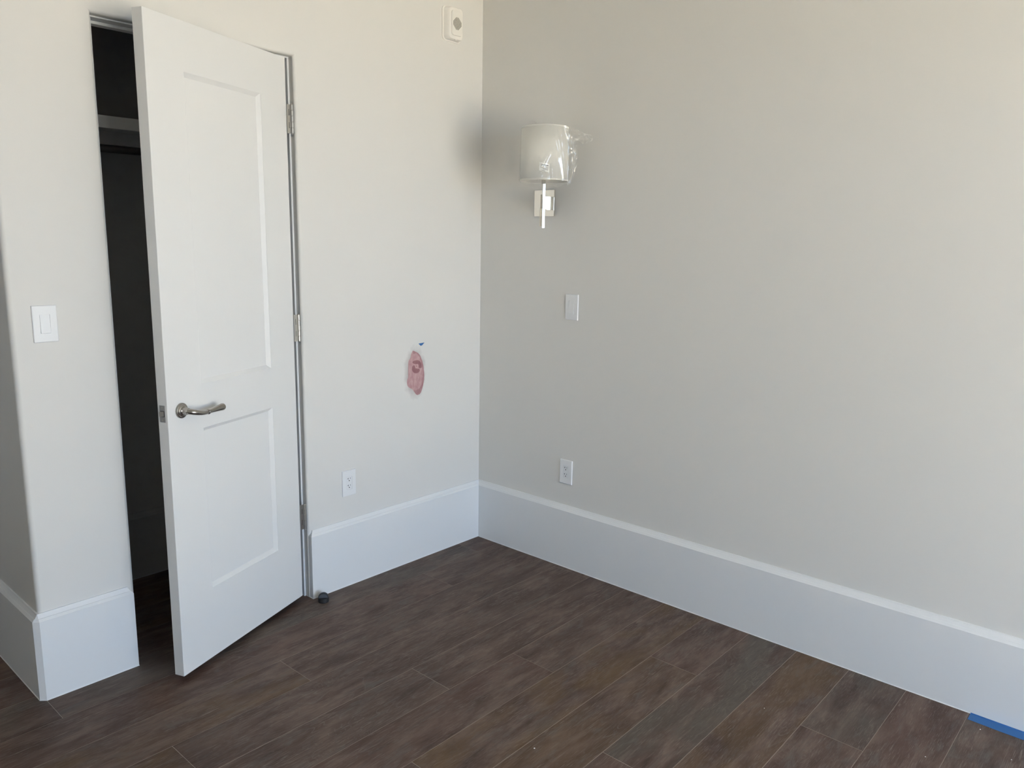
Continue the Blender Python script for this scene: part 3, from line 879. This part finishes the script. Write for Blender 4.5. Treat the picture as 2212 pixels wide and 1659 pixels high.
# ragged darker rim, then the damp ring round the square anchor
rim = [(-0.502, 1.146), (-0.494, 1.1415), (-0.474, 1.134), (-0.458, 1.1230), (-0.449, 1.112), (-0.436, 1.083), (-0.427, 1.052), (-0.424, 1.020), (-0.4215, 1.008), (-0.424, 0.984), (-0.430, 0.957), (-0.439, 0.930), (-0.447, 0.915), (-0.455, 0.9085), (-0.464, 0.9065),
       (-0.470, 0.9045), (-0.477, 0.907), (-0.489, 0.918), (-0.498, 0.931), (-0.490, 0.934), (-0.478, 0.930), (-0.466, 0.938), (-0.452, 0.940), (-0.440, 0.962), (-0.433, 0.992), (-0.4315, 1.012), (-0.4345, 1.040), (-0.443, 1.075), (-0.456, 1.107), (-0.470, 1.124), (-0.487, 1.130), (-0.494, 1.124), (-0.503, 1.128)]
bm = poly(rl(rim), 0.0002, -0.0007)
obj('spackle_edge', bm, mat_spackle('pink_edge', (0.36, 0.19, 0.20), (0.44, 0.26, 0.265)), sp)
damp1 = [(-0.506, 1.082), (-0.497, 1.090), (-0.478, 1.092), (-0.461, 1.090), (-0.450, 1.082), (-0.441, 1.064), (-0.440, 1.050), (-0.448, 1.046), (-0.458, 1.048), (-0.463, 1.055), (-0.463, 1.069), (-0.474, 1.072), (-0.489, 1.072), (-0.499, 1.077)]
damp2 = [(-0.505, 1.064), (-0.494, 1.068), (-0.487, 1.059), (-0.483, 1.049), (-0.470, 1.046), (-0.460, 1.044), (-0.452, 1.036), (-0.457, 1.028), (-0.470, 1.022), (-0.487, 1.023), (-0.500, 1.030), (-0.510, 1.045)]
obj('damp_mark', poly(rl(damp1), 0.0002, -0.0007), M_PINK_D, sp)
obj('damp_mark', poly(rl(damp2), 0.0002, -0.0007), M_PINK_D, sp)
obj('anchor', rbox(-0.486-SX, -0.465-SX, -0.0014, -0.0006, 1.050-SZ, 1.070-SZ, 0.0003, 1), mat_spackle('pink_anchor', (0.50, 0.30, 0.30), (0.58, 0.38, 0.37)), sp)
bm = bmesh.new(); lathe(bm, [(0.0030, 0.0013), (0.0030, 0.0016)], Matrix.Translation((-0.476-SX, 0, 1.060-SZ)) @ FR, 12)
obj('anchor_hole', bm, M_PINK_D, sp)

o = obj('tape_scrap', poly([(-0.0215, 0.004), (0.0195, 0.0062), (0.0160, 0.0025), (0.004, -0.0070), (-0.006, -0.0095), (-0.0140, -0.0030)], 0.0003, -0.0002), M_TAPE)
o.location = (-0.4400, 0, 1.1740)
tag(o, 'tiny torn triangle of blue tape above the pink patch', 'tape')

# ------------------------------------------------------------------ tape strip on the floor by the right baseboard
bm = bmesh.new()
for (xa, xb, za, zb) in ((-0.0745, -0.0245, 0.0006, 0.0006), (-0.0245, -0.0226, 0.0006, 0.0045)):
    n = 8
    A = [bm.verts.new((xa + (0.0035 if i == 0 and xa < -0.05 else 0), -2.590 - i*0.10, za)) for i in range(n)]
    B = [bm.verts.new((xb, -2.590 - i*0.10, zb)) for i in range(n)]
    for i in range(n-1): bm.faces.new((A[i], A[i+1], B[i+1], B[i]))
bmesh.ops.remove_doubles(bm, verts=bm.verts[:], dist=1e-5)
o = obj('tape_strip', bm, M_TAPE, recalc=False)
md = o.modifiers.new('thickness', 'SOLIDIFY'); md.thickness = 0.0004; md.offset = 0
tag(o, 'blue painter\'s tape strip on the floor along the right baseboard', 'tape')

# ------------------------------------------------------------------ floor door stop
ds = empty('door_stop', (-1.141, -0.078, 0.0), 'black half-dome door stop on the floor by the left baseboard', 'door stop', math.radians(-40))
bm = bmesh.new()
lathe(bm, [(0.0245, 0.0), (0.0250, 0.003), (0.0250, 0.017), (0.0242, 0.022)], Matrix.Identity(4), 36)
obj('base', bm, M_RUBBER, ds, smooth=True, auto=0.6)
def half_dome():   # dome cut by a vertical face towards local -y
    bm = bmesh.new()
    rings = []
    R, h0, h1 = 0.0246, 0.0215, 0.0455
    K, n = 9, 32
    for k in range(K+1):
        a = PI/2*k/K*0.98
        r = R*math.cos(a); z = h0 + (h1-h0)*math.sin(a)
        ring = []
        for i in range(n):
            t = 2*PI*i/n
            y = r*math.sin(t)
            ring.append((r*math.cos(t), max(y, -0.008), z))
        rings.append(ring)
    loft(bm, rings)
    return bm
obj('dome', half_dome(), M_STOP, ds, smooth=True, auto=0.6)
bm = bmesh.new()
pts = [(0.0205*math.cos(PI*i/20), -0.0088, 0.0222 + 0.0185*math.sin(PI*i/20)) for i in range(21)]
f = bm.faces.new([bm.verts.new(p) for p in pts])
r = bmesh.ops.extrude_face_region(bm, geom=[f])
bmesh.ops.translate(bm, vec=(0, 0.003, 0), verts=[g_ for g_ in r['geom'] if isinstance(g_, bmesh.types.BMVert)])
obj('bumper_face', bm, M_STOPFACE, ds)

# ------------------------------------------------------------------ inside the closet
cs = empty('closet_shelf', (-1.36, 0.832, 2.195), 'pale closet shelf with a front strip seen through the door gap', 'shelf')
obj('shelf_board', boxbm(-0.835, 0.835, -0.362, 0.0, -0.020, 0.0), M_SHELF, cs)
obj('front_strip', rbox(-0.835, 0.835, -0.384, -0.362, -0.050, 0.0, 0.001, 1), M_SHELF, cs)
obj('cleat', boxbm(-0.835, 0.835, -0.020, 0.0, -0.075, -0.020), M_SHELF, cs)
cr = empty('closet_rod', (-1.36, 0.500, 2.067), 'dark metal hanging rod below the closet shelf', 'rod')
bm = bmesh.new(); lathe(bm, [(0.0163, -0.835), (0.0163, 0.835)], Matrix.Rotation(PI/2, 4, 'Y'), 24)
obj('rod', bm, M_ROD, cr, smooth=True, auto=0.6)
for s in (-1, 1):
    bm = bmesh.new(); lathe(bm, [(0.030, 0.838), (0.030, 0.832), (0.022, 0.828), (0.020, 0.815)], Matrix.Rotation(s*PI/2, 4, 'Y'), 24)
    obj('end_socket', bm, M_ROD, cr, smooth=True, auto=0.6)

# ------------------------------------------------------------------ paint specks on the floor
def speck(x, y, r, label):
    bm = bmesh.new()
    n = 9
    ring = [(r*math.cos(2*PI*i/n)*random.uniform(.7, 1.2), r*math.sin(2*PI*i/n)*random.uniform(.7, 1.2), 0.0) for i in range(n)]
    loft(bm, [ring, [(a*0.8, b*0.8, r*0.5) for a, b, _ in ring]])
    o = obj('paint_speck', bm, M_SPECK)
    o.location = (x, y, 0.0003)
    tag(o, label, 'speck', 'white specks on the floor')
SPECKS = [
    (-1.2953, -1.5283, 0.0030, 'larger white paint speck alone on the floor near the bottom middle'),
    (-0.1100, -2.6392, 0.0022, 'white paint speck on the floor just below the blue tape strip'),
    (-0.4160, -2.5346, 0.0020, 'white paint speck on the floor at the bottom left of the blue tape strip'),
    (-0.2304, -2.7565, 0.0020, 'white paint speck on the floor nearest the bottom right corner of the photo'),
    (-0.5236, -2.0074, 0.0018, 'white paint speck on the floor below the right baseboard well left of the tape')]
for (x, y, r, lab) in SPECKS: speck(x, y, r, lab)
